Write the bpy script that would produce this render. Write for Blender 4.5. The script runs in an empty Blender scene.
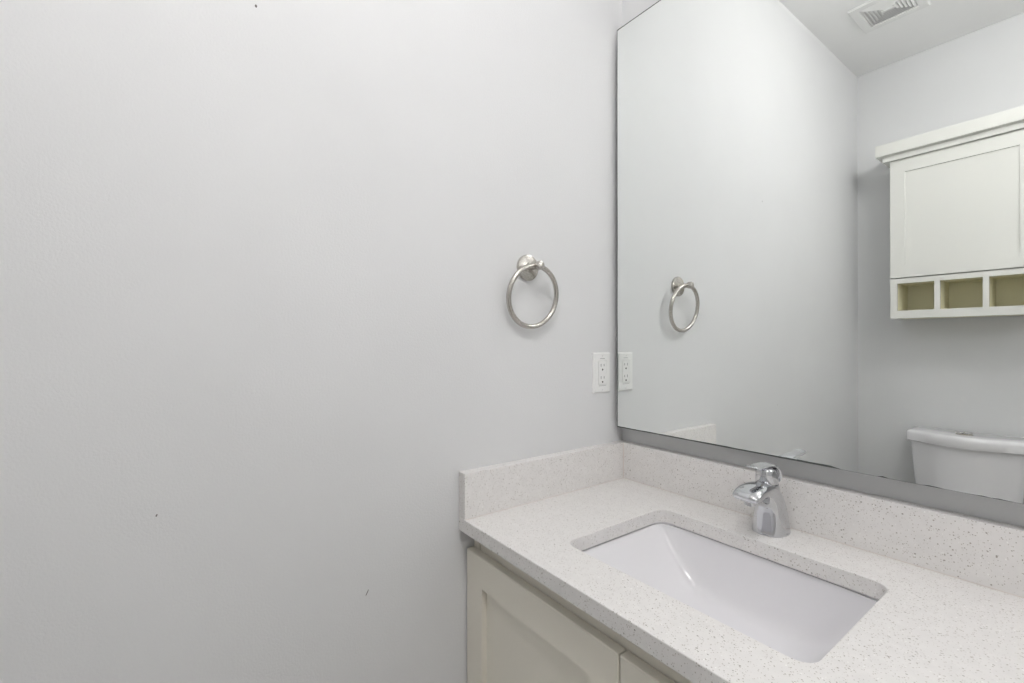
import bpy, bmesh, math, random
from mathutils import Vector, Matrix
from math import sin, cos, pi, radians, atan2

S = bpy.context.scene
COL = S.collection
random.seed(7)

# ---------------------------------------------------------------- camera
YAW = 0.63784; PITCH = 0.00240; FPX = 456.87
cam_d = bpy.data.cameras.new('camera'); cam = bpy.data.objects.new('camera', cam_d); COL.objects.link(cam)
cam_d.sensor_fit = 'HORIZONTAL'; cam_d.sensor_width = 36.0; cam_d.lens = FPX / 1024 * 36.0
cam_d.clip_start = 0.02
cam.location = (0.8943, -1.0696, 1.2599)
fw = Vector((-cos(YAW) * cos(PITCH), sin(YAW) * cos(PITCH), sin(PITCH)))
cam.rotation_euler = fw.to_track_quat('-Z', 'Y').to_euler()
S.camera = cam

# ---------------------------------------------------------------- world, exposure
w = bpy.data.worlds.new('world'); S.world = w; w.use_nodes = True
w.node_tree.nodes['Background'].inputs[0].default_value = (0.9, 0.93, 1.0, 1)
w.node_tree.nodes['Background'].inputs[1].default_value = 0.25
S.view_settings.view_transform = 'Standard'; S.view_settings.look = 'None'
S.view_settings.gamma = 1.0; S.view_settings.use_curve_mapping = False
S.view_settings.exposure = 0.90
LAMP_STRENGTH = 13.5         # emission of the ceiling lamp's diffuser
ADDED_LAMP_STRENGTH = 6.5        # emission of the added side lamp's shade
LAMP_POS = (0.95, -0.95, 2.7345)
ADDED_LAMP_POS = (1.78, -0.72, 1.95)

# ---------------------------------------------------------------- room numbers
W = 1.78; D = 2.066; H = 2.7345          # room: x 0..W, y -D..0, z 0..H
ZC = 0.870; TH = 0.029                   # worktop
YF = -0.556
VW = 1.50                                # vanity length
SX0, SX1, SY0, SY1 = 0.2395, 0.668, -0.455, -0.146   # basin cut-out
SCX = (SX0 + SX1) / 2; SCY = (SY0 + SY1) / 2

# ---------------------------------------------------------------- materials
def mat(name):
    m = bpy.data.materials.new(name); m.use_nodes = True
    return m, m.node_tree, m.node_tree.nodes['Principled BSDF']

def simple(name, col, rough=0.5, metal=0.0, spec=0.5, coat=0.0):
    m, t, b = mat(name)
    b.inputs['Base Color'].default_value = (*col, 1); b.inputs['Roughness'].default_value = rough
    b.inputs['Metallic'].default_value = metal; b.inputs['Specular IOR Level'].default_value = spec
    b.inputs['Coat Weight'].default_value = coat
    return m

def coords(t):
    return t.nodes.new('ShaderNodeTexCoord').outputs['Object']

def noise(t, vec, scale, detail=3, rough=0.5):
    n = t.nodes.new('ShaderNodeTexNoise'); n.inputs['Scale'].default_value = scale
    n.inputs['Detail'].default_value = detail; n.inputs['Roughness'].default_value = rough
    t.links.new(vec, n.inputs['Vector']); return n.outputs['Fac']

def ramp(t, fac, stops):
    r = t.nodes.new('ShaderNodeValToRGB'); e = r.color_ramp.elements
    while len(e) < len(stops): e.new(0.5)
    for i, (p, c) in enumerate(stops):
        e[i].position = p; e[i].color = (*c, 1) if len(c) == 3 else c
    t.links.new(fac, r.inputs['Fac']); return r.outputs['Color']

def bump(t, b, height, strength, dist=0.001):
    n = t.nodes.new('ShaderNodeBump'); n.inputs['Strength'].default_value = strength
    n.inputs['Distance'].default_value = dist
    t.links.new(height, n.inputs['Height']); t.links.new(n.outputs['Normal'], b.inputs['Normal'])

def mixc(t, fac, a, b_, blend='MIX'):
    n = t.nodes.new('ShaderNodeMix'); n.data_type = 'RGBA'; n.blend_type = blend
    for s, v in ((n.inputs['Factor'], fac), (n.inputs['A'], a), (n.inputs['B'], b_)):
        if isinstance(v, (int, float)): s.default_value = v
        elif isinstance(v, tuple): s.default_value = (*v, 1)
        else: t.links.new(v, s)
    return n.outputs['Result']

def wall_paint(name, col, bmp=0.35):
    m, t, b = mat(name)
    c = coords(t)
    n = noise(t, c, 3.0, 4)
    colr = ramp(t, n, [(0.3, tuple(x * 0.985 for x in col)), (0.7, tuple(min(1, x * 1.015) for x in col))])
    t.links.new(colr, b.inputs['Base Color'])
    b.inputs['Roughness'].default_value = 0.55; b.inputs['Specular IOR Level'].default_value = 0.3
    bump(t, b, noise(t, c, 260.0, 3, 0.6), bmp, 0.0008)
    return m

WALL = wall_paint('wall_paint', (0.752, 0.755, 0.761), 0.6)
CEIL = wall_paint('ceiling_paint', (0.86, 0.86, 0.855))
TRIM = simple('white_trim_paint', (0.82, 0.82, 0.80), 0.35)

def quartz(name, base):
    m, t, b = mat(name); c = coords(t)
    col = ramp(t, noise(t, c, 55.0, 4, 0.6), [(0.35, tuple(x * 0.955 for x in base)), (0.65, base)])
    def flakes(scale, thr, colr, stretch, cur, soft=0.03, seed=0.0):
        mp = t.nodes.new('ShaderNodeMapping'); mp.inputs['Scale'].default_value = stretch
        mp.inputs['Location'].default_value = (seed, seed * .7, seed * 1.3)
        mp.inputs['Rotation'].default_value = (0.4 + seed, 0.5, 0.7)
        t.links.new(c, mp.inputs['Vector'])
        v = t.nodes.new('ShaderNodeTexVoronoi'); v.inputs['Scale'].default_value = scale
        t.links.new(mp.outputs[0], v.inputs['Vector'])
        sz = t.nodes.new('ShaderNodeMath'); sz.operation = 'MULTIPLY'
        sep = t.nodes.new('ShaderNodeSeparateColor'); t.links.new(v.outputs['Color'], sep.inputs[0])
        t.links.new(sep.outputs[0], sz.inputs[0]); sz.inputs[1].default_value = thr
        lt = t.nodes.new('ShaderNodeMath'); lt.operation = 'SUBTRACT'
        t.links.new(sz.outputs[0], lt.inputs[0]); t.links.new(v.outputs['Distance'], lt.inputs[1])
        mr = t.nodes.new('ShaderNodeMapRange'); mr.inputs['From Min'].default_value = 0.0
        mr.inputs['From Max'].default_value = soft; t.links.new(lt.outputs[0], mr.inputs['Value'])
        return mixc(t, mr.outputs[0], cur, colr)
    col = flakes(330, 0.38, (0.50, 0.46, 0.42), (1, 1, 1), col, 0.15, 0.0)
    col = flakes(190, 0.27, (0.38, 0.34, 0.30), (1, 1.6, 1), col, 0.08, 1.7)
    col = flakes(90, 0.175, (0.31, 0.28, 0.25), (1, 1.7, 1.2), col, 0.05, 3.1)
    col = flakes(120, 0.2, (0.93, 0.92, 0.90), (1.4, 1, 1), col, 0.05, 5.3)
    t.links.new(col, b.inputs['Base Color'])
    b.inputs['Roughness'].default_value = 0.28; b.inputs['Specular IOR Level'].default_value = 0.4
    return m

QUARTZ = quartz('speckled_white_quartz', (0.825, 0.805, 0.79))
CREAM = simple('cream_cabinet_paint', (0.86, 0.82, 0.725), 0.38)
CREAM_W = simple('ivory_cabinet_paint', (0.79, 0.79, 0.752), 0.4)
CREAM_IN = simple('beige_cubby_lining', (0.90, 0.86, 0.64), 0.5)
CERAMIC = simple('white_vitreous_china', (0.86, 0.85, 0.872), 0.10, 0, 0.5, 0.3)
CHROME = simple('polished_chrome', (0.64, 0.65, 0.67), 0.06, 1.0)
PLASTIC = simple('white_plastic', (0.87, 0.87, 0.86), 0.3)
DARK = simple('dark_recess', (0.03, 0.03, 0.03), 0.6)
GREYINK = simple('grey_imprint', (0.30, 0.30, 0.30), 0.6)
MIRROR = simple('silvered_glass', (0.915, 0.935, 0.922), 0.0, 1.0)
TARNISH = simple('tarnished_mirror_edge', (0.10, 0.11, 0.105), 0.35, 0.3)
BOARD = simple('mirror_backing_board', (0.42, 0.41, 0.39), 0.7)
CAULK = simple('white_caulk', (0.80, 0.745, 0.70), 0.5)
VENTP = simple('vent_white_enamel', (0.80, 0.80, 0.79), 0.4)
VENTD = simple('vent_dark_duct', (0.74, 0.74, 0.74), 0.8)

def brushed():
    m, t, b = mat('brushed_nickel'); c = coords(t)
    b.inputs['Metallic'].default_value = 1.0
    col = ramp(t, noise(t, c, 400.0, 2), [(0.3, (0.50, 0.475, 0.44)), (0.7, (0.64, 0.61, 0.57))])
    t.links.new(col, b.inputs['Base Color']); b.inputs['Roughness'].default_value = 0.27
    return m
NICKEL = brushed()

def floor_tile():
    m, t, b = mat('grey_floor_tile'); c = coords(t)
    br = t.nodes.new('ShaderNodeTexBrick'); t.links.new(c, br.inputs['Vector'])
    br.inputs['Scale'].default_value = 1.0; br.inputs['Brick Width'].default_value = 0.6
    br.inputs['Row Height'].default_value = 0.3; br.inputs['Mortar Size'].default_value = 0.003
    br.inputs['Color1'].default_value = (0.55, 0.53, 0.50, 1); br.inputs['Color2'].default_value = (0.50, 0.48, 0.46, 1)
    br.inputs['Mortar'].default_value = (0.35, 0.34, 0.33, 1)
    col = mixc(t, noise(t, c, 6.0, 5), br.outputs['Color'], (0.60, 0.58, 0.55))
    t.links.new(col, b.inputs['Base Color']); b.inputs['Roughness'].default_value = 0.4
    return m
TILE = floor_tile()

lamp_m, lt_, lb_ = mat('lamp_diffuser_glow')
lb_.inputs['Base Color'].default_value = (0.9, 0.9, 0.88, 1)
lb_.inputs['Emission Color'].default_value = (1.0, 0.985, 0.975, 1)
lb_.inputs['Emission Strength'].default_value = LAMP_STRENGTH

# ---------------------------------------------------------------- mesh helpers
def obj(name, bm, m, parent=None, loc=None, smooth=False, recalc=True):
    if recalc: bmesh.ops.recalc_face_normals(bm, faces=bm.faces)
    me = bpy.data.meshes.new(name); bm.to_mesh(me); bm.free()
    if smooth:
        for p in me.polygons: p.use_smooth = True
    o = bpy.data.objects.new(name, me); COL.objects.link(o)
    me.materials.append(m)
    if loc is not None: o.location = loc
    if parent is not None: o.parent = parent
    return o

def autosmooth(o, ang=35):
    me = o.data
    for p in me.polygons: p.use_smooth = True
    try: me.set_sharp_from_angle(angle=radians(ang))
    except Exception: pass
    return o

def add_box(bm, x0, x1, y0, y1, z0, z1, bev=0.0, seg=2):
    vs = [bm.verts.new(p) for p in ((x0,y0,z0),(x1,y0,z0),(x1,y1,z0),(x0,y1,z0),(x0,y0,z1),(x1,y0,z1),(x1,y1,z1),(x0,y1,z1))]
    fs = [bm.faces.new([vs[i] for i in f]) for f in ((3,2,1,0),(4,5,6,7),(0,1,5,4),(1,2,6,5),(2,3,7,6),(3,0,4,7))]
    if bev:
        es = list({e for f in fs for e in f.edges})
        bmesh.ops.bevel(bm, geom=es, offset=bev, segments=seg, profile=0.5, affect='EDGES')
    return bm

def box(x0, x1, y0, y1, z0, z1, bev=0.0, seg=2):
    return add_box(bmesh.new(), x0, x1, y0, y1, z0, z1, bev, seg)

def loft(bm, loops, cap0=True, cap1=True, closed=True):
    rows = [[bm.verts.new(p) for p in L] for L in loops]
    n = len(rows[0])
    for a, b_ in zip(rows, rows[1:]):
        for i in range(n if closed else n - 1):
            j = (i + 1) % n
            bm.faces.new((a[i], a[j], b_[j], b_[i]))
    if cap0: bm.faces.new(rows[0][::-1])
    if cap1: bm.faces.new(rows[-1])
    return rows

def lathe(bm, prof, n=32, mtx=None, cap0=True, cap1=True):
    mtx = mtx or Matrix.Identity(4)
    loops = [[mtx @ Vector((r * cos(2*pi*i/n), r * sin(2*pi*i/n), z)) for i in range(n)] for r, z in prof]
    loft(bm, loops, cap0, cap1); return bm

def rrect(x0, x1, y0, y1, r, z, n=8):
    pts = []
    for cx, cy, a0 in ((x1-r, y1-r, 0), (x0+r, y1-r, pi/2), (x0+r, y0+r, pi), (x1-r, y0+r, 1.5*pi)):
        for i in range(n + 1):
            a = a0 + pi/2 * i / n
            pts.append(Vector((cx + r*cos(a), cy + r*sin(a), z)))
    return pts

def thing(name, label, cat, loc=(0, 0, 0), rotz=0.0, group=None):
    o = bpy.data.objects.new(name, None); COL.objects.link(o)
    o.location = loc; o.rotation_euler = (0, 0, rotz); o.empty_display_size = 0.05
    o['label'] = label; o['category'] = cat
    if group: o['group'] = group
    return o

def tag(o, label, cat, group=None):
    o['label'] = label; o['category'] = cat
    if group: o['group'] = group
    return o

def struct(name, bm, m, parent=None):
    o = obj(name, bm, m, parent)
    if parent is None: o['kind'] = 'structure'
    return o

def bevmod(o, wdt, seg=2, ang=40):
    md = o.modifiers.new('bevel', 'BEVEL'); md.width = wdt; md.segments = seg
    md.limit_method = 'ANGLE'; md.angle_limit = radians(ang)
    return o

# ---------------------------------------------------------------- room shell
T = 0.10
left_wall = struct('wall_left', box(-T, 0, -D - T, T, 0, H), WALL)
struct('wall_back', box(0, W, 0, T, 0, H), WALL)
struct('wall_front', box(0, W, -D - T, -D, 0, H), WALL)
# right wall, with the doorway cut out of it
DY0, DY1, DZ = -1.90, -1.14, 2.04
bm = box(W, W + T, -D - T, DY0, 0, H); add_box(bm, W, W + T, DY1, T, 0, H); add_box(bm, W, W + T, DY0, DY1, DZ, H)
struct('wall_right', bm, WALL)
struct('floor', box(-T, W + T, -D - T, T, -0.08, 0), TILE)
struct('ceiling', box(-T, W + T, -D - T, T, H, H + 0.08), CEIL)
struct('baseboard_left', box(0, 0.014, -D, -0.51, 0, 0.10, 0.003), TRIM)
struct('baseboard_front', box(0.014, W - 0.014, -D, -D + 0.014, 0, 0.10, 0.003), TRIM)
struct('baseboard_right', box(W - 0.014, W, DY1 + 0.07, 0, 0, 0.10, 0.003), TRIM)
bm = box(W - 0.018, W, DY1, DY1 + 0.065, 0, DZ + 0.065, 0.003)
add_box(bm, W - 0.018, W, DY0 - 0.065, DY0, 0, DZ + 0.065, 0.003)
add_box(bm, W - 0.018, W, DY0, DY1, DZ, DZ + 0.065, 0.003)
struct('trim_1', bm, TRIM)

def shaker(x0, x1, z0, z1, yf, yb, stile, rec, top=None, bot=None, right=None):
    """Flat door in the x-z plane, front at yf (facing -y when yf < yb), recessed centre panel."""
    top = top or stile; bot = bot or stile; right = right or stile
    s = 1 if yb > yf else -1
    bm = bmesh.new()
    O = [(x0, z0), (x1, z0), (x1, z1), (x0, z1)]
    I = [(x0+stile, z0+bot), (x1-right, z0+bot), (x1-right, z1-top), (x0+stile, z1-top)]
    e = 0.0008
    J = [(x0+stile+e, z0+bot+e), (x1-right-e, z0+bot+e), (x1-right-e, z1-top-e), (x0+stile+e, z1-top-e)]
    c = 0.0018
    Oc = [(x0+c, z0+c), (x1-c, z0+c), (x1-c, z1-c), (x0+c, z1-c)]
    loops = [[Vector((x, yb, z)) for x, z in O], [Vector((x, yf + s*c, z)) for x, z in O],
             [Vector((x, yf, z)) for x, z in Oc], [Vector((x, yf, z)) for x, z in I],
             [Vector((x, yf + s*rec, z)) for x, z in J]]
    loft(bm, loops)
    return bm

# door leaf, rotated into the right wall
door = obj('door_1', shaker(DY0 + 0.003, DY1 - 0.003, 0.008, DZ - 0.004, 0.0, 0.035, 0.11, 0.010, 0.11, 0.20), TRIM)
door.matrix_world = Matrix.Translation((W + 0.03, 0, 0)) @ Matrix(((0, 1, 0, 0), (1, 0, 0, 0), (0, 0, 1, 0), (0, 0, 0, 1)))
door['kind'] = 'structure'
bm = bmesh.new(); lathe(bm, [(0.026, 0), (0.026, 0.006), (0.010, 0.012), (0.010, 0.035), (0.022, 0.042), (0.027, 0.055), (0.022, 0.068), (0.006, 0.072)], 24,
                        Matrix.Translation((DY0 + 0.07, 0, 0.96)) @ Matrix.Rotation(pi/2, 4, 'X'))
obj('door_knob', bm, NICKEL, door, smooth=True)

# small flaws in the paint of the left wall
def speck(name, y, z, h, wdt, rot, m):
    bm = bmesh.new()
    prof = [Vector((0.0012 * (1 if k else 0), 0, 0)) for k in range(1)]
    n = 12
    ring0 = [Vector((0.0, wdt * cos(2*pi*i/n), h * sin(2*pi*i/n))) for i in range(n)]
    ring1 = [Vector((0.0005, wdt * .5 * cos(2*pi*i/n), h * .5 * sin(2*pi*i/n))) for i in range(n)]
    loft(bm, [ring0, ring1])
    bmesh.ops.rotate(bm, verts=bm.verts, cent=(0, 0, 0), matrix=Matrix.Rotation(rot, 3, 'X'))
    obj(name, bm, m, left_wall, (0.00005, y, z))
SCUFF = simple('grey_scuff', (0.16, 0.15, 0.14), 0.8)
speck('nail_hole', -0.956, 1.840, 0.0028, 0.0018, 0, SCUFF)
speck('scuff_mark', -0.762, 0.767, 0.0065, 0.0009, radians(-28), SCUFF)
speck("scuff_mark", -1.090, 0.993, 0.0022, 0.0010, radians(-20), SCUFF)

# ---------------------------------------------------------------- vanity cabinet
van = thing('vanity_cabinet', 'cream shaker vanity cabinet under the speckled quartz worktop', 'cabinet', (0.75, -0.255, 0))
vx, vy = 0.75, -0.255
def vobj(name, bm, m, parent=van, **k):
    bmesh.ops.translate(bm, verts=bm.verts, vec=(-vx, -vy, 0))
    return obj(name, bm, m, parent, **k)
ZB = ZC - TH                              # underside of worktop
e = 0.0015
bm = box(0.003, 0.021, -0.505, -0.022, 0.10, ZB - e)
add_box(bm, VW - 0.03, VW - 0.012, -0.505, -0.022, 0.10, ZB - e)
add_box(bm, 0.88, 0.898, -0.498, -0.022, 0.118, ZB - e)
add_box(bm, 0.021, VW - 0.03, -0.505, -0.022, 0.10, 0.118)
add_box(bm, 0.021, VW - 0.03, -0.034, -0.022, 0.118, ZB - e)
add_box(bm, 0.02, VW - 0.03, -0.44, -0.43, 0.0, 0.10)
vobj('carcass', bm, CREAM)
bm = box(0.003, 0.0255, -0.5165, -0.505, 0.10, ZB - e)
add_box(bm, 0.030, VW - 0.036, -0.5155, -0.505, 0.765, ZB - e)
add_box(bm, 0.024, 0.030, -0.509, -0.505, 0.765, ZB - e)
add_box(bm, VW - 0.035, VW - 0.012, -0.5165, -0.505, 0.10, ZB - e)
add_box(bm, 0.026, VW - 0.035, -0.514, -0.505, 0.10, 0.125)
add_box(bm, 0.42, 0.455, -0.514, -0.505, 0.125, 0.765)
add_box(bm, 0.86, 0.91, -0.514, -0.505, 0.125, 0.765)
vobj('face_frame', bm, CREAM)
vobj('door', shaker(0.0035, 0.4405, 0.115, 0.7955, -0.5365, -0.5175, 0.062, 0.012, 0.066, 0.062, 0.064), CREAM)
vobj('door', shaker(0.4435, 0.884, 0.115, 0.7955, -0.5365, -0.5175, 0.062, 0.012, 0.066), CREAM)
for z0, z1 in ((0.115, 0.38), (0.384, 0.62), (0.624, 0.7955)):
    dr = vobj('drawer', shaker(0.900, VW - 0.018, z0, z1, -0.5365, -0.5175, 0.05, 0.009), CREAM)

# ---------------------------------------------------------------- worktop
bm = bmesh.new()
outer = [Vector(p) for p in ((0.001, YF, ZC), (VW, YF, ZC), (VW, -0.001, ZC), (0.001, -0.001, ZC))]
inner = rrect(SX0, SX1, SY0, SY1, 0.026, ZC, 8)
def ring_edges(pts):
    vs = [bm.verts.new(p) for p in pts]
    return [bm.edges.new((vs[i], vs[(i+1) % len(vs)])) for i in range(len(vs))]
es = ring_edges(outer) + ring_edges(inner)
bmesh.ops.triangle_fill(bm, use_beauty=True, use_dissolve=False, edges=es)
r = bmesh.ops.extrude_face_region(bm, geom=bm.faces[:])
bmesh.ops.translate(bm, verts=[v for v in r['geom'] if isinstance(v, bmesh.types.BMVert)], vec=(0, 0, -TH))
wt = obj('worktop', bm, QUARTZ)
tag(wt, 'white speckled quartz worktop with a rectangular basin cut-out', 'worktop')
bevmod(wt, 0.0015, 2, 50)

HS = 0.1016; TS = 0.0268; G = 0.0003
side_bs = o = obj('side_backsplash', box(0.0005, TS, YF + 0.0005, -TS - G, ZC + G, ZC + HS, 0.0012), QUARTZ)
tag(o, 'short speckled quartz upstand along the left wall beside the outlet', 'backsplash')
o = obj('rear_backsplash', box(0.0005, VW, -TS, -0.0005, ZC + G, ZC + HS, 0.0012), QUARTZ)
tag(o, 'long speckled quartz upstand behind the faucet below the mirror', 'backsplash')
def bead(bm, x0, x1, y0, y1, z0, z1):
    add_box(bm, x0, x1, y0, y1, z0, z1, 0.0007)
bm = bmesh.new(); bead(bm, TS, TS + 0.0022, -TS - 0.0022, -TS, ZC + 0.0001, ZC + HS - 0.001)
bead(bm, TS + 0.0022, VW, -TS - 0.0014, -TS + 0.0001, ZC + 0.0001, ZC + 0.0014)
obj('caulk_seam', bm, CAULK, o)
bm = bmesh.new(); bead(bm, TS - 0.0001, TS + 0.0014, YF + 0.002, -TS - 0.0026, ZC + 0.0001, ZC + 0.0014)
obj('caulk_seam', bm, CAULK, side_bs)

# ---------------------------------------------------------------- basin
sink = thing('undermount_basin', 'white rectangular undermount basin set in the quartz worktop', 'sink', (SCX, SCY, ZB - 0.0045))
hx = (SX1 - SX0) / 2 + 0.006; hy = (SY1 - SY0) / 2 + 0.006; dep = 0.120
NR, NA = 40, 96
rim = []
rc = 0.035
def rim_pt(a, k=1.0):
    # rounded rectangle boundary point in direction a, by superellipse
    n = 9.0
    c_, s_ = cos(a), sin(a)
    r = (abs(c_) ** n + abs(s_) ** n) ** (-1 / n)
    return c_ * r, s_ * r
def basin_z(u, v, r, d):
    fx = max(0.0, 1 - abs(u) ** 4.0) ** 1.35
    vv = v
    fy = max(0.0, 1 - abs(vv) ** 13.0) ** 0.52
    fr = max(0.0, 1 - r ** 40) ** 0.6
    return -d * fx * fy * fr
bm = bmesh.new()
angs = [2 * pi * i / NA for i in range(NA)]
def rows_for(off):
    rows = []
    for k in range(NR):
        r = 1 - (k / NR) ** 1.8
        row = []
        for a in angs:
            ux, vy_ = rim_pt(a)
            u, v = ux * r, vy_ * r
            row.append(Vector((u * (hx + off), v * (hy + off), basin_z(u, v, r, dep + off) - (off and 0.0))))
        rows.append(row)
    return rows
inn = rows_for(0.0); out = rows_for(0.009)
fl_t = [Vector((rim_pt(a)[0] * (hx + 0.022), rim_pt(a)[1] * (hy + 0.022), 0)) for a in angs]
fl_b = [Vector((rim_pt(a)[0] * (hx + 0.022), rim_pt(a)[1] * (hy + 0.022), -0.014)) for a in angs]
for q in out[0]: q.z = -0.014
for row in out[1:]:
    for q in row: q.z = min(q.z - 0.004, -0.0145)
fl_t2 = [Vector((q.x, q.y, 0.0042)) for q in fl_t]
fl_in = [Vector((rim_pt(a)[0] * (hx + 0.004), rim_pt(a)[1] * (hy + 0.004), 0.0042)) for a in angs]
fl_in2 = [Vector((rim_pt(a)[0] * (hx + 0.0035), rim_pt(a)[1] * (hy + 0.0035), 0.0)) for a in angs]
rows = out[::-1] + [fl_b, fl_t2, fl_in, fl_in2] + inn
loft(bm, rows)
bz = obj('bowl', bm, CERAMIC, sink); autosmooth(bz, 50)
bm = bmesh.new()
lathe(bm, [(0.003, 0.0), (0.016, 0.0), (0.0225, 0.0022), (0.0225, 0.004), (0.017, 0.0045), (0.0165, 0.003), (0.012, 0.003), (0.011, 0.006), (0.002, 0.007)], 32)
obj('drain_stopper', bm, CHROME, sink, (0, 0.0, -dep - 0.001), smooth=True)

# ---------------------------------------------------------------- faucet
fau = thing('basin_faucet', 'chrome single-lever faucet standing behind the basin', 'faucet', (0.4520, -0.072, ZC + 0.0003))
NS = 32
def sect(f, z, tilt, hw, hd, n=2.3, xo=0.0):
    """Loop across the spout: centre at forward f, height z; tilt 0 = path going up, 90 = path going forward."""
    a = radians(tilt)
    dvec = Vector((0, -cos(a), -sin(a) * -1.0))      # in-plane direction across depth
    dvec = Vector((0, cos(a) * -1.0, sin(a)))
    pts = []
    for i in range(NS):
        t = 2 * pi * i / NS
        c_, s_ = cos(t), sin(t)
        cc = math.copysign(abs(c_) ** (2 / n), c_); ss = math.copysign(abs(s_) ** (2 / n), s_)
        # spout flips: front of the column becomes underside of the spout
        pts.append(Vector((xo + hw * cc, -f, z)) + Vector((0, -cos(a), -sin(a))) * 0 + dvec_for(a) * (hd * ss))
    return pts
def dvec_for(a):
    # path direction p = (0,-sin a, cos a); depth direction q perpendicular to it, pointing forward/down
    return Vector((0, -cos(a), -sin(a)))
def smoothloops(keys, steps=6):
    """Catmull-Rom through the parameter tuples."""
    out = []
    K = [keys[0]] + keys + [keys[-1]]
    for i in range(1, len(K) - 2):
        p0, p1, p2, p3 = K[i-1], K[i], K[i+1], K[i+2]
        for s in range(steps):
            t = s / steps
            out.append(tuple(0.5 * ((2*b) + (-a + c)*t + (2*a - 5*b + 4*c - d)*t*t + (-a + 3*b - 3*c + d)*t**3)
                             for a, b, c, d in zip(p0, p1, p2, p3)))
    out.append(keys[-1]); return out
# lower body sweeping into the spout
keys = [(0.000, 0.000, 0, 0.0318, 0.0380), (0.000, 0.014, 0, 0.0305, 0.0362), (0.002, 0.036, 3, 0.0280, 0.0335),
        (0.006, 0.056, 12, 0.0255, 0.0310), (0.018, 0.075, 36, 0.0245, 0.0260), (0.040, 0.0885, 64, 0.0250, 0.0190),
        (0.060, 0.0948, 84, 0.0260, 0.0140), (0.078, 0.0952, 97, 0.0265, 0.0130), (0.092, 0.0930, 108, 0.0268, 0.0126),
        (0.1020, 0.0898, 118, 0.0262, 0.0118), (0.1090, 0.0870, 126, 0.0242, 0.0098), (0.1120, 0.0856, 130, 0.0190, 0.0060)]
bm = bmesh.new()
loft(bm, [sect(*k, n=2.6) for k in smoothloops(keys, 5)])
fb = obj('spout_body', bm, CHROME, fau); autosmooth(fb, 50)
# flange at the base
bm = bmesh.new()
loft(bm, [[Vector((rx * cos(2*pi*i/NS), ry * sin(2*pi*i/NS), z)) for i in range(NS)] for rx, ry, z in
          ((0.0332, 0.0394, 0), (0.0332, 0.0394, 0.0018), (0.0320, 0.0382, 0.0030))])
obj('base_ring', bm, CHROME, fau, smooth=False)
# column above the body that carries the handle
bm = bmesh.new()
lp = []
for z, r, f in ((0.030, 0.0220, 0.000), (0.060, 0.0226, 0.006), (0.085, 0.0222, 0.014), (0.0985, 0.0216, 0.018), (0.1005, 0.0205, 0.018)):
    lp.append([Vector((r * cos(2*pi*i/NS), -f + 1.10 * r * sin(2*pi*i/NS), z)) for i in range(NS)])
loft(bm, lp)
autosmooth(obj('column', bm, CHROME, fau), 40)
bm = bmesh.new()
lathe(bm, [(0.0085, -0.004), (0.0085, 0.009), (0.0100, 0.009), (0.0100, -0.004)], 24)
loft_m = obj('aerator', bm, CHROME, fau, (0, -0.090, 0.0755)); autosmooth(loft_m, 40)
# handle: neck, dome and lever in one swept form
bm = bmesh.new()
lp = []
for z, r, f in ((0.1018, 0.0195, 0.018), (0.1035, 0.0208, 0.018), (0.1100, 0.0208, 0.019), (0.1200, 0.0198, 0.021), (0.1290, 0.0175, 0.024), (0.1350, 0.0130, 0.027), (0.1375, 0.0050, 0.028)):
    lp.append([Vector((r * cos(2*pi*i/NS), -f + 1.10 * r * sin(2*pi*i/NS), z)) for i in range(NS)])
loft(bm, lp)
hd = obj('handle', bm, CHROME, fau); autosmooth(hd, 60)
bm = bmesh.new()
lk = [(-0.0065, 0.103, 0, 0.0150, 0.0024), (-0.0070, 0.110, 4, 0.0180, 0.0036), (-0.0035, 0.122, 24, 0.0198, 0.0042), (0.006, 0.1330, 48, 0.0200, 0.0044),
      (0.020, 0.1395, 76, 0.0185, 0.0042), (0.038, 0.1415, 88, 0.0160, 0.0036), (0.056, 0.1420, 88, 0.0148, 0.0030), (0.072, 0.1430, 82, 0.0148, 0.0024), (0.084, 0.1450, 78, 0.0125, 0.0018), (0.090, 0.1462, 76, 0.0050, 0.0010)]
loft(bm, [sect(*k, n=2.4) for k in smoothloops(lk, 5)])
lv = obj('lever', bm, CHROME, hd); autosmooth(lv, 60)

# ---------------------------------------------------------------- mirror
MX0, MX1, MZ0, MZ1, MY = 0.0170, 1.46, ZC + 0.1466, ZC + 1.292, -0.0418
mir = thing('wall_mirror', 'large frameless mirror standing off the wall above the quartz backsplash', 'mirror', ((MX0 + MX1) / 2, -0.02, MZ0))
def mobj(name, bm, m, parent=mir):
    bmesh.ops.translate(bm, verts=bm.verts, vec=(-(MX0 + MX1) / 2, 0.02, -MZ0))
    return obj(name, bm, m, parent)
mobj('glass', box(MX0, MX1, MY, MY + 0.006, MZ0, MZ1), MIRROR)
mobj('backing_board', box(MX0 + 0.045, MX1 - 0.045, MY + 0.0065, -0.0005, MZ0 + 0.035, MZ1 - 0.035), BOARD)
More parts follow.
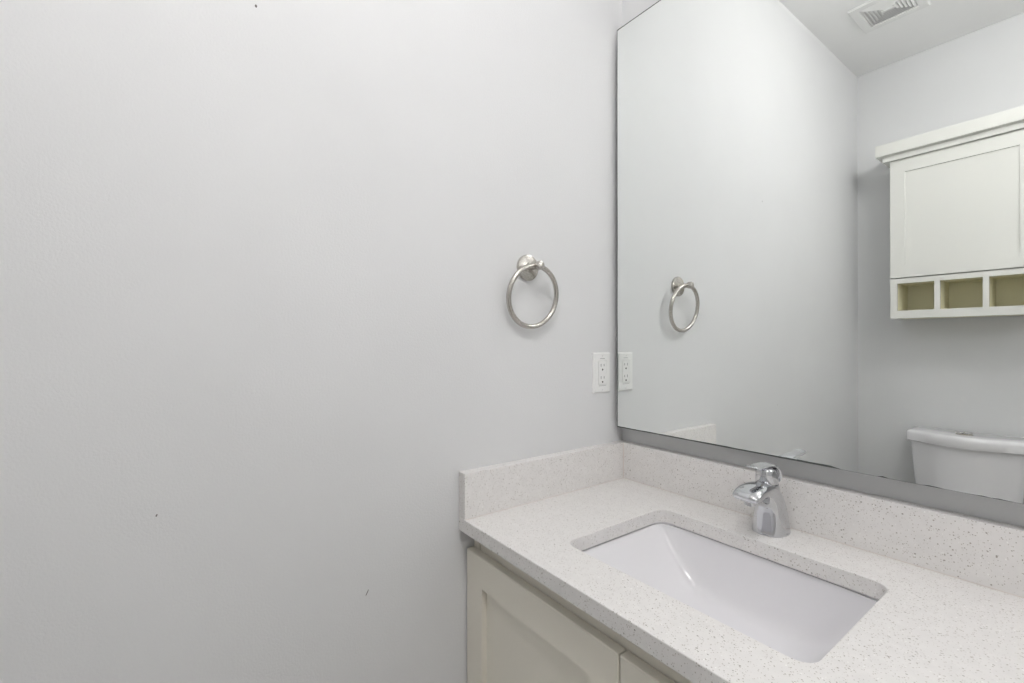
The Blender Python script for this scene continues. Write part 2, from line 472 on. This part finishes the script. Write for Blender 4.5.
# worn, blackened rim of the silvering
def wavy_strip(p0, p1, inward, w0, amp, seed, taper=None):
    rnd = random.Random(seed); n = 160
    bm = bmesh.new(); loops = []
    v = 0
    for i in range(n + 1):
        t = i / n
        v = 0.75 * v + 0.25 * rnd.uniform(-1, 1)
        wd = max(0.0003, w0 + amp * v) * (taper(t) if taper else 1)
        a = Vector(p0).lerp(Vector(p1), t); b_ = a + Vector(inward) * max(wd, 0.0002)
        ya, yb = MY - 0.0004, MY + 0.0062
        loops.append([Vector((a.x, ya, a.z)), Vector((b_.x, ya, b_.z)), Vector((b_.x, MY - 0.00005, b_.z)), Vector((a.x, MY - 0.00005, a.z))])
    loft(bm, loops); return bm
ge = 0.0002
mobj('tarnished_edge', wavy_strip((MX0, 0, MZ0 + ge), (MX1, 0, MZ0 + ge), (0, 0, 1), 0.0032, 0.0012, 3,
     lambda t: (1.0 if t < 0.372 else (0.5 if t < 0.376 else (0.08 if t < 0.405 else (0.7 if 0.424 < t < 0.431 else (max(0.06, 0.55 * sin(t * 230) * sin(t * 97)) if t > 0.44 else 0.08)))))), TARNISH)
mobj('tarnished_edge', wavy_strip((MX0 + ge, 0, MZ0), (MX0 + ge, 0, MZ1), (1, 0, 0), 0.0010, 0.0006, 5), TARNISH)
mobj('tarnished_edge', wavy_strip((MX0, 0, MZ1 - ge), (MX1, 0, MZ1 - ge), (0, 0, -1), 0.0022, 0.0003, 8), TARNISH)

# ---------------------------------------------------------------- towel ring
tr = thing('towel_ring', 'brushed nickel towel ring mounted on the left wall above the outlet', 'towel ring', (0.0005, -0.3605, 1.446))
RX = Matrix.Rotation(pi/2, 4, 'Y')
bm = bmesh.new()
lathe(bm, [(0.0325, 0.0), (0.0325, 0.005), (0.0312, 0.0072), (0.0290, 0.0078), (0.0120, 0.0100), (0.0105, 0.0135)], 48, RX)
autosmooth(obj('wall_plate', bm, NICKEL, tr), 25)
bm = bmesh.new()
lathe(bm, [(0.0072, 0.010), (0.0078, 0.040), (0.0100, 0.0405), (0.0108, 0.0425), (0.0108, 0.0520), (0.0098, 0.0555), (0.0050, 0.0570)], 32, RX)
autosmooth(obj('post', bm, NICKEL, tr), 30)
bm = bmesh.new()
RR, rt = 0.0745, 0.0062
NT = 96; loops = []
for i in range(NT):
    a = 2 * pi * i / NT
    cen = Vector((0, RR * cos(a), RR * sin(a))); rad = Vector((0, cos(a), sin(a)))
    loops.append([cen + rad * (rt * cos(2*pi*j/16)) + Vector((1, 0, 0)) * (rt * sin(2*pi*j/16)) for j in range(16)])
rows = [[bm.verts.new(p) for p in L] for L in loops]
for i in range(NT):
    a, b_ = rows[i], rows[(i+1) % NT]
    for j in range(16):
        bm.faces.new((a[j], a[(j+1) % 16], b_[(j+1) % 16], b_[j]))
bmesh.ops.rotate(bm, verts=bm.verts, cent=(0, 0, 0), matrix=Matrix.Rotation(radians(9), 3, 'Y'))
rg = obj('ring', bm, NICKEL, tr, (0.0265, -0.001, -0.0730), smooth=True)

# ---------------------------------------------------------------- outlet
OUTC = Vector((0.0003, -0.0925, 1.1745))
ot = thing('electrical_outlet', 'white duplex electrical outlet on the left wall beside the mirror edge', 'outlet', OUTC)
def plate_bm():
    bm = bmesh.new()
    w2, h2, t_ = 0.035, 0.0572, 0.006
    def L(a, b_, x): return [Vector((x, y, z)) for y, z in ((-a, -b_), (a, -b_), (a, b_), (-a, b_))]
    loft(bm, [L(w2, h2, 0), L(w2, h2, 0.0018), L(w2 - 0.0045, h2 - 0.0045, t_), L(0.0175, 0.0345, t_), L(0.0168, 0.0338, t_ - 0.003)])
    return bm
obj('cover_plate', plate_bm(), PLASTIC, ot)
rec = obj('receptacle', box(0.0031, 0.0068, -0.0162, 0.0162, -0.0332, 0.0332, 0.0008), PLASTIC, ot)
for zc in (0.0175, -0.0175):
    for yy, hh in ((-0.0062, 0.0040), (0.0062, 0.0034)):
        obj('slot', box(0.0060, 0.00695, yy - 0.0011, yy + 0.0011, zc + 0.004 - hh, zc + 0.004 + hh), GREYINK, rec)
    bm = bmesh.new(); lathe(bm, [(0.0027, 0.0060), (0.0027, 0.00705)], 16, Matrix.Translation((0, 0, zc - 0.0085)) @ RX)
    obj('ground_hole', bm, DARK, rec)
for zc in (0.048, -0.048):
    bm = bmesh.new(); lathe(bm, [(0.0029, 0.0055), (0.0029, 0.0066), (0.0020, 0.0071)], 16, Matrix.Translation((0, 0, zc)) @ RX)
    sc = obj('screw', bm, PLASTIC, ot)
    obj('screw_slot', box(0.0071, 0.00725, -0.0003, 0.0003, zc - 0.0018, zc + 0.0018), GREYINK, sc)
bm = bmesh.new()                              # faint embossed marks, too small to read
for k in range(5): add_box(bm, 0.0060, 0.00615, -0.0085 + k * 0.0038, -0.0085 + k * 0.0038 + 0.0026, 0.0395, 0.0412)
obj('imprint', bm, GREYINK, ot)
obj('lower_imprint', box(0.0060, 0.0062, -0.0150, 0.0150, -0.0372, -0.0364), GREYINK, ot)

# ---------------------------------------------------------------- wall cabinet over the toilet
CX0, CX1, CYB, CZ0 = 0.192, 0.703, -D + 0.0005, 1.378
CD = 0.20
wc = thing('wall_cabinet', 'ivory wall cabinet with crown top and open cubbies above the toilet', 'cabinet', ((CX0 + CX1) / 2, -D, CZ0))
def wobj(name, bm, m, parent=wc):
    bmesh.ops.translate(bm, verts=bm.verts, vec=(-(CX0 + CX1) / 2, D, -CZ0))
    return obj(name, bm, m, parent)
yF = -D + CD - 0.020                     # carcass front
ZS = 1.572                                # shelf between cubbies and door
bm = box(CX0, CX0 + 0.016, CYB, yF, CZ0, 2.168)
add_box(bm, CX1 - 0.016, CX1, CYB, yF, CZ0, 2.168)
add_box(bm, CX0 + 0.016, CX1 - 0.016, CYB, CYB + 0.008, CZ0, 2.165)
add_box(bm, CX0 + 0.016, CX1 - 0.016, CYB + 0.008, yF, 2.150, 2.168)
wobj('carcass', bm, CREAM_W)
lin = 0.002
bm = box(CX0 + 0.016, CX1 - 0.016, CYB + 0.008, yF, CZ0 + 0.004, CZ0 + 0.034)
add_box(bm, CX0 + 0.016, CX1 - 0.016, CYB + 0.008, yF, 1.551, 1.567)
cub = [(0.218, 0.355), (0.374, 0.514), (0.533, 0.672)]
add_box(bm, CX0 + 0.016, cub[0][0] - 0.001, CYB + 0.008, yF, 1.413, 1.551)
add_box(bm, cub[0][1] + 0.001, cub[1][0] - 0.001, CYB + 0.008, yF, 1.413, 1.551)
add_box(bm, cub[1][1] + 0.001, cub[2][0] - 0.001, CYB + 0.008, yF, 1.413, 1.551)
add_box(bm, cub[2][1] + 0.001, CX1 - 0.016, CYB + 0.008, yF, 1.413, 1.551)
add_box(bm, CX0 + 0.016, CX1 - 0.016, CYB + 0.008, CYB + 0.010, 1.413, 1.551)
wobj('cubby_lining', bm, CREAM_IN)
# face frame of the cubbies
y1 = -D + CD - 0.002
bm = box(CX0, CX1, yF, y1, CZ0, 1.416)
add_box(bm, CX0, CX1, yF, y1, 1.5485, ZS)
add_box(bm, CX0, cub[0][0], yF, y1, 1.416, 1.5485)
add_box(bm, cub[0][1], cub[1][0], yF, y1, 1.416, 1.5485)
add_box(bm, cub[1][1], cub[2][0], yF, y1, 1.416, 1.5485)
add_box(bm, cub[2][1], CX1, yF, y1, 1.416, 1.5485)
wobj('cubby_frame', bm, CREAM_W)
wobj('door', shaker(CX0, CX1, ZS + 0.004, 2.152, -D + CD + 0.002, yF + 0.0005, 0.057, 0.006, 0.062, 0.061, 0.078), CREAM_W)
bm = box(CX0 - 0.026, CX1 + 0.026, CYB, -D + CD + 0.016, 2.154, 2.181, 0.0015)
add_box(bm, CX0 - 0.049, CX1 + 0.049, CYB, -D + CD + 0.040, 2.181, 2.237, 0.0015)
wobj('crown', bm, CREAM_W)

# ---------------------------------------------------------------- toilet
TCX = 0.447
to = thing('toilet', 'white two-piece toilet with dual-flush tank standing against the far wall', 'toilet', (TCX, -D + 0.02, 0))
def plan(hw, y0, ye, ym, z, rc=0.03, n=14, sh=0.5):
    """Tank plan, local: back y0, front ends ye, front middle ym (toward +y)."""
    pts = []
    def corner(cx, cy, a0, a1, r, k=6):
        for i in range(k + 1):
            a = a0 + (a1 - a0) * i / k
            pts.append(Vector((cx + r * cos(a), cy + r * sin(a), z)))
    corner(-hw + 0.008, y0 + 0.008, 1.5*pi, pi, 0.008, 3)
    corner(-hw + rc, ye - rc, pi, pi/2 + 0.25, rc)
    for i in range(1, n):
        u = -1 + 2 * i / n
        x = u * (hw - rc * 1.25)
        pts.append(Vector((x, ye + (ym - ye) * (1 - abs(u) ** 2.2), z)))
    corner(hw - rc, ye - rc, pi/2 - 0.25, 0, rc)
    corner(hw - 0.008, y0 + 0.008, 0, -pi/2, 0.008, 3)
    return pts
bm = bmesh.new()
loft(bm, [plan(0.160, 0.012, 0.120, 0.160, 0.395), plan(0.167, 0.010, 0.125, 0.168, 0.42), plan(0.190, 0.006, 0.145, 0.195, 0.76), plan(0.191, 0.006, 0.146, 0.196, 0.783)])
autosmooth(obj('tank', bm, CERAMIC, to), 40)
bm = bmesh.new()
loft(bm, [plan(0.199, 0.001, 0.152, 0.208, 0.784), plan(0.205, 0.0, 0.157, 0.213, 0.789), plan(0.206, 0.0, 0.158, 0.214, 0.822),
          plan(0.203, 0.001, 0.155, 0.211, 0.831), plan(0.196, 0.003, 0.148, 0.204, 0.8355), plan(0.180, 0.006, 0.130, 0.186, 0.837)])
ld = obj('tank_lid', bm, CERAMIC, to); autosmooth(ld, 50)
bm = bmesh.new(); lathe(bm, [(0.030, 0), (0.030, 0.004), (0.027, 0.006), (0.025, 0.0045)], 32)
bt = obj('flush_button', bm, NICKEL, ld, (-0.004, 0.105, 0.8368))
bm = bmesh.new()
for s in (-1, 1):
    lathe(bm, [(0.0112, 0), (0.0112, 0.003), (0.009, 0.004)], 20, Matrix.Translation((s * 0.0122, 0, 0.0045)))
obj('button_half', bm, CHROME, bt)
def oval(cy, hw, f, b_, z, n=48):
    pts = []
    for i in range(n):
        a = 2 * pi * i / n
        y = sin(a); pts.append(Vector((hw * cos(a) * (1 - 0.06 * max(y, 0)), cy + (f if y > 0 else b_) * y, z)))
    return pts
bm = bmesh.new()
rows = [oval(0.36, 0.11, 0.20, 0.25, 0.0), oval(0.36, 0.105, 0.19, 0.24, 0.05), oval(0.37, 0.10, 0.18, 0.23, 0.16), oval(0.39, 0.125, 0.22, 0.24, 0.26),
        oval(0.41, 0.165, 0.27, 0.26, 0.34), oval(0.42, 0.182, 0.285, 0.27, 0.385), oval(0.42, 0.182, 0.285, 0.27, 0.398),
        oval(0.43, 0.135, 0.225, 0.16, 0.398), oval(0.43, 0.12, 0.20, 0.14, 0.36), oval(0.42, 0.08, 0.13, 0.10, 0.27), oval(0.41, 0.04, 0.06, 0.05, 0.22)]
loft(bm, rows)
add_box(bm, -0.15, 0.15, 0.012, 0.20, 0.33, 0.3945, 0.02, 3)
autosmooth(obj('bowl', bm, CERAMIC, to), 45)
bm = bmesh.new()
loft(bm, [oval(0.43, 0.180, 0.280, 0.225, 0.399), oval(0.43, 0.184, 0.284, 0.229, 0.410), oval(0.43, 0.182, 0.282, 0.227, 0.419), oval(0.43, 0.172, 0.272, 0.217, 0.421)])
autosmooth(obj('seat', bm, PLASTIC, to), 40)
bm = bmesh.new()
loft(bm, [oval(0.43, 0.182, 0.282, 0.228, 0.4215), oval(0.43, 0.185, 0.285, 0.231, 0.428), oval(0.43, 0.178, 0.278, 0.224, 0.438), oval(0.43, 0.12, 0.21, 0.16, 0.444), oval(0.43, 0.02, 0.04, 0.03, 0.446)])
autosmooth(obj('seat_lid', bm, PLASTIC, to), 60)

# ---------------------------------------------------------------- ceiling vent
VX0, VX1, VY0, VY1 = 0.150, 0.386, -1.661, -1.426
vt = thing('ceiling_vent', 'square white ceiling vent with concentric louvres near the far wall', 'vent', ((VX0 + VX1) / 2, (VY0 + VY1) / 2, H))
hw = (VX1 - VX0) / 2
def sq(a, z, b_=None):
    b_ = a if b_ is None else b_
    return [Vector((x, y, z)) for x, y in ((-a, -b_), (a, -b_), (a, b_), (-a, b_))]
bm = bmesh.new()
iw = 0.083
loft(bm, [sq(hw, -0.0005), sq(hw, -0.002), sq(hw - 0.004, -0.0065), sq(iw + 0.003, -0.0065), sq(iw, -0.005), sq(iw, -0.0005)], False, False)
autosmooth(obj('frame', bm, VENTP, vt), 20)
bm = bmesh.new(); add_box(bm, -iw, iw, -iw, iw, -0.0012, -0.0004)
obj('duct_opening', bm, VENTD, vt)
NL = 6
for k in range(NL):
    a = iw - 0.002 - k * 0.0122
    bm = bmesh.new()
    loft(bm, [sq(a, -0.0025), sq(a - 0.0085, -0.0072, a - 0.0118), sq(a - 0.0094, -0.0066, a - 0.0121), sq(a - 0.0010, -0.0017)], False, False)
    obj('louvre', bm, VENTP, vt)
bm = bmesh.new(); add_box(bm, -0.024, 0.024, -0.0085, 0.0085, -0.0080, -0.0015, 0.001)
obj('centre_plate', bm, VENTP, vt)

# ---------------------------------------------------------------- ceiling lamp
la = thing('ceiling_lamp', 'opal globe lamp hanging from the ceiling on a short stem', 'lamp', LAMP_POS)
bm = bmesh.new(); lathe(bm, [(0.060, 0.0), (0.062, -0.008), (0.055, -0.018), (0.012, -0.024), (0.010, -0.090), (0.045, -0.098), (0.048, -0.118)], 40)
autosmooth(obj('stem', bm, NICKEL, la, (0, 0, -0.0005)), 30)
bm = bmesh.new()
lathe(bm, [(0.15 * sin(pi * k / 24) if 0 < k < 24 else 0.004, -0.225 + 0.115 * cos(pi * k / 24)) for k in range(25)], 48)
obj('globe', bm, lamp_m, la, smooth=True)

# ---------------------------------------------------------------- unseen side lamp on the right wall, added for light from the right
sc = thing('added_side_lamp', 'added side lamp with a half-drum opal shade, out of view on the right wall', 'lamp', ADDED_LAMP_POS)
obj('back_plate', box(-0.012, -0.0005, -0.05, 0.05, -0.07, 0.07, 0.003), NICKEL, sc)
glow = lamp_m.copy(); glow.name = 'added_lamp_glow'
glow.node_tree.nodes['Principled BSDF'].inputs['Emission Strength'].default_value = ADDED_LAMP_STRENGTH
bm = bmesh.new()
hd_ = [[Vector((-0.0125 - 0.085 * sin(pi * k / 24), -0.14 * cos(pi * k / 24), z)) for k in range(25)] for z in (-0.11, 0.11)]
loft(bm, hd_)
autosmooth(obj('shade', bm, glow, sc), 30)
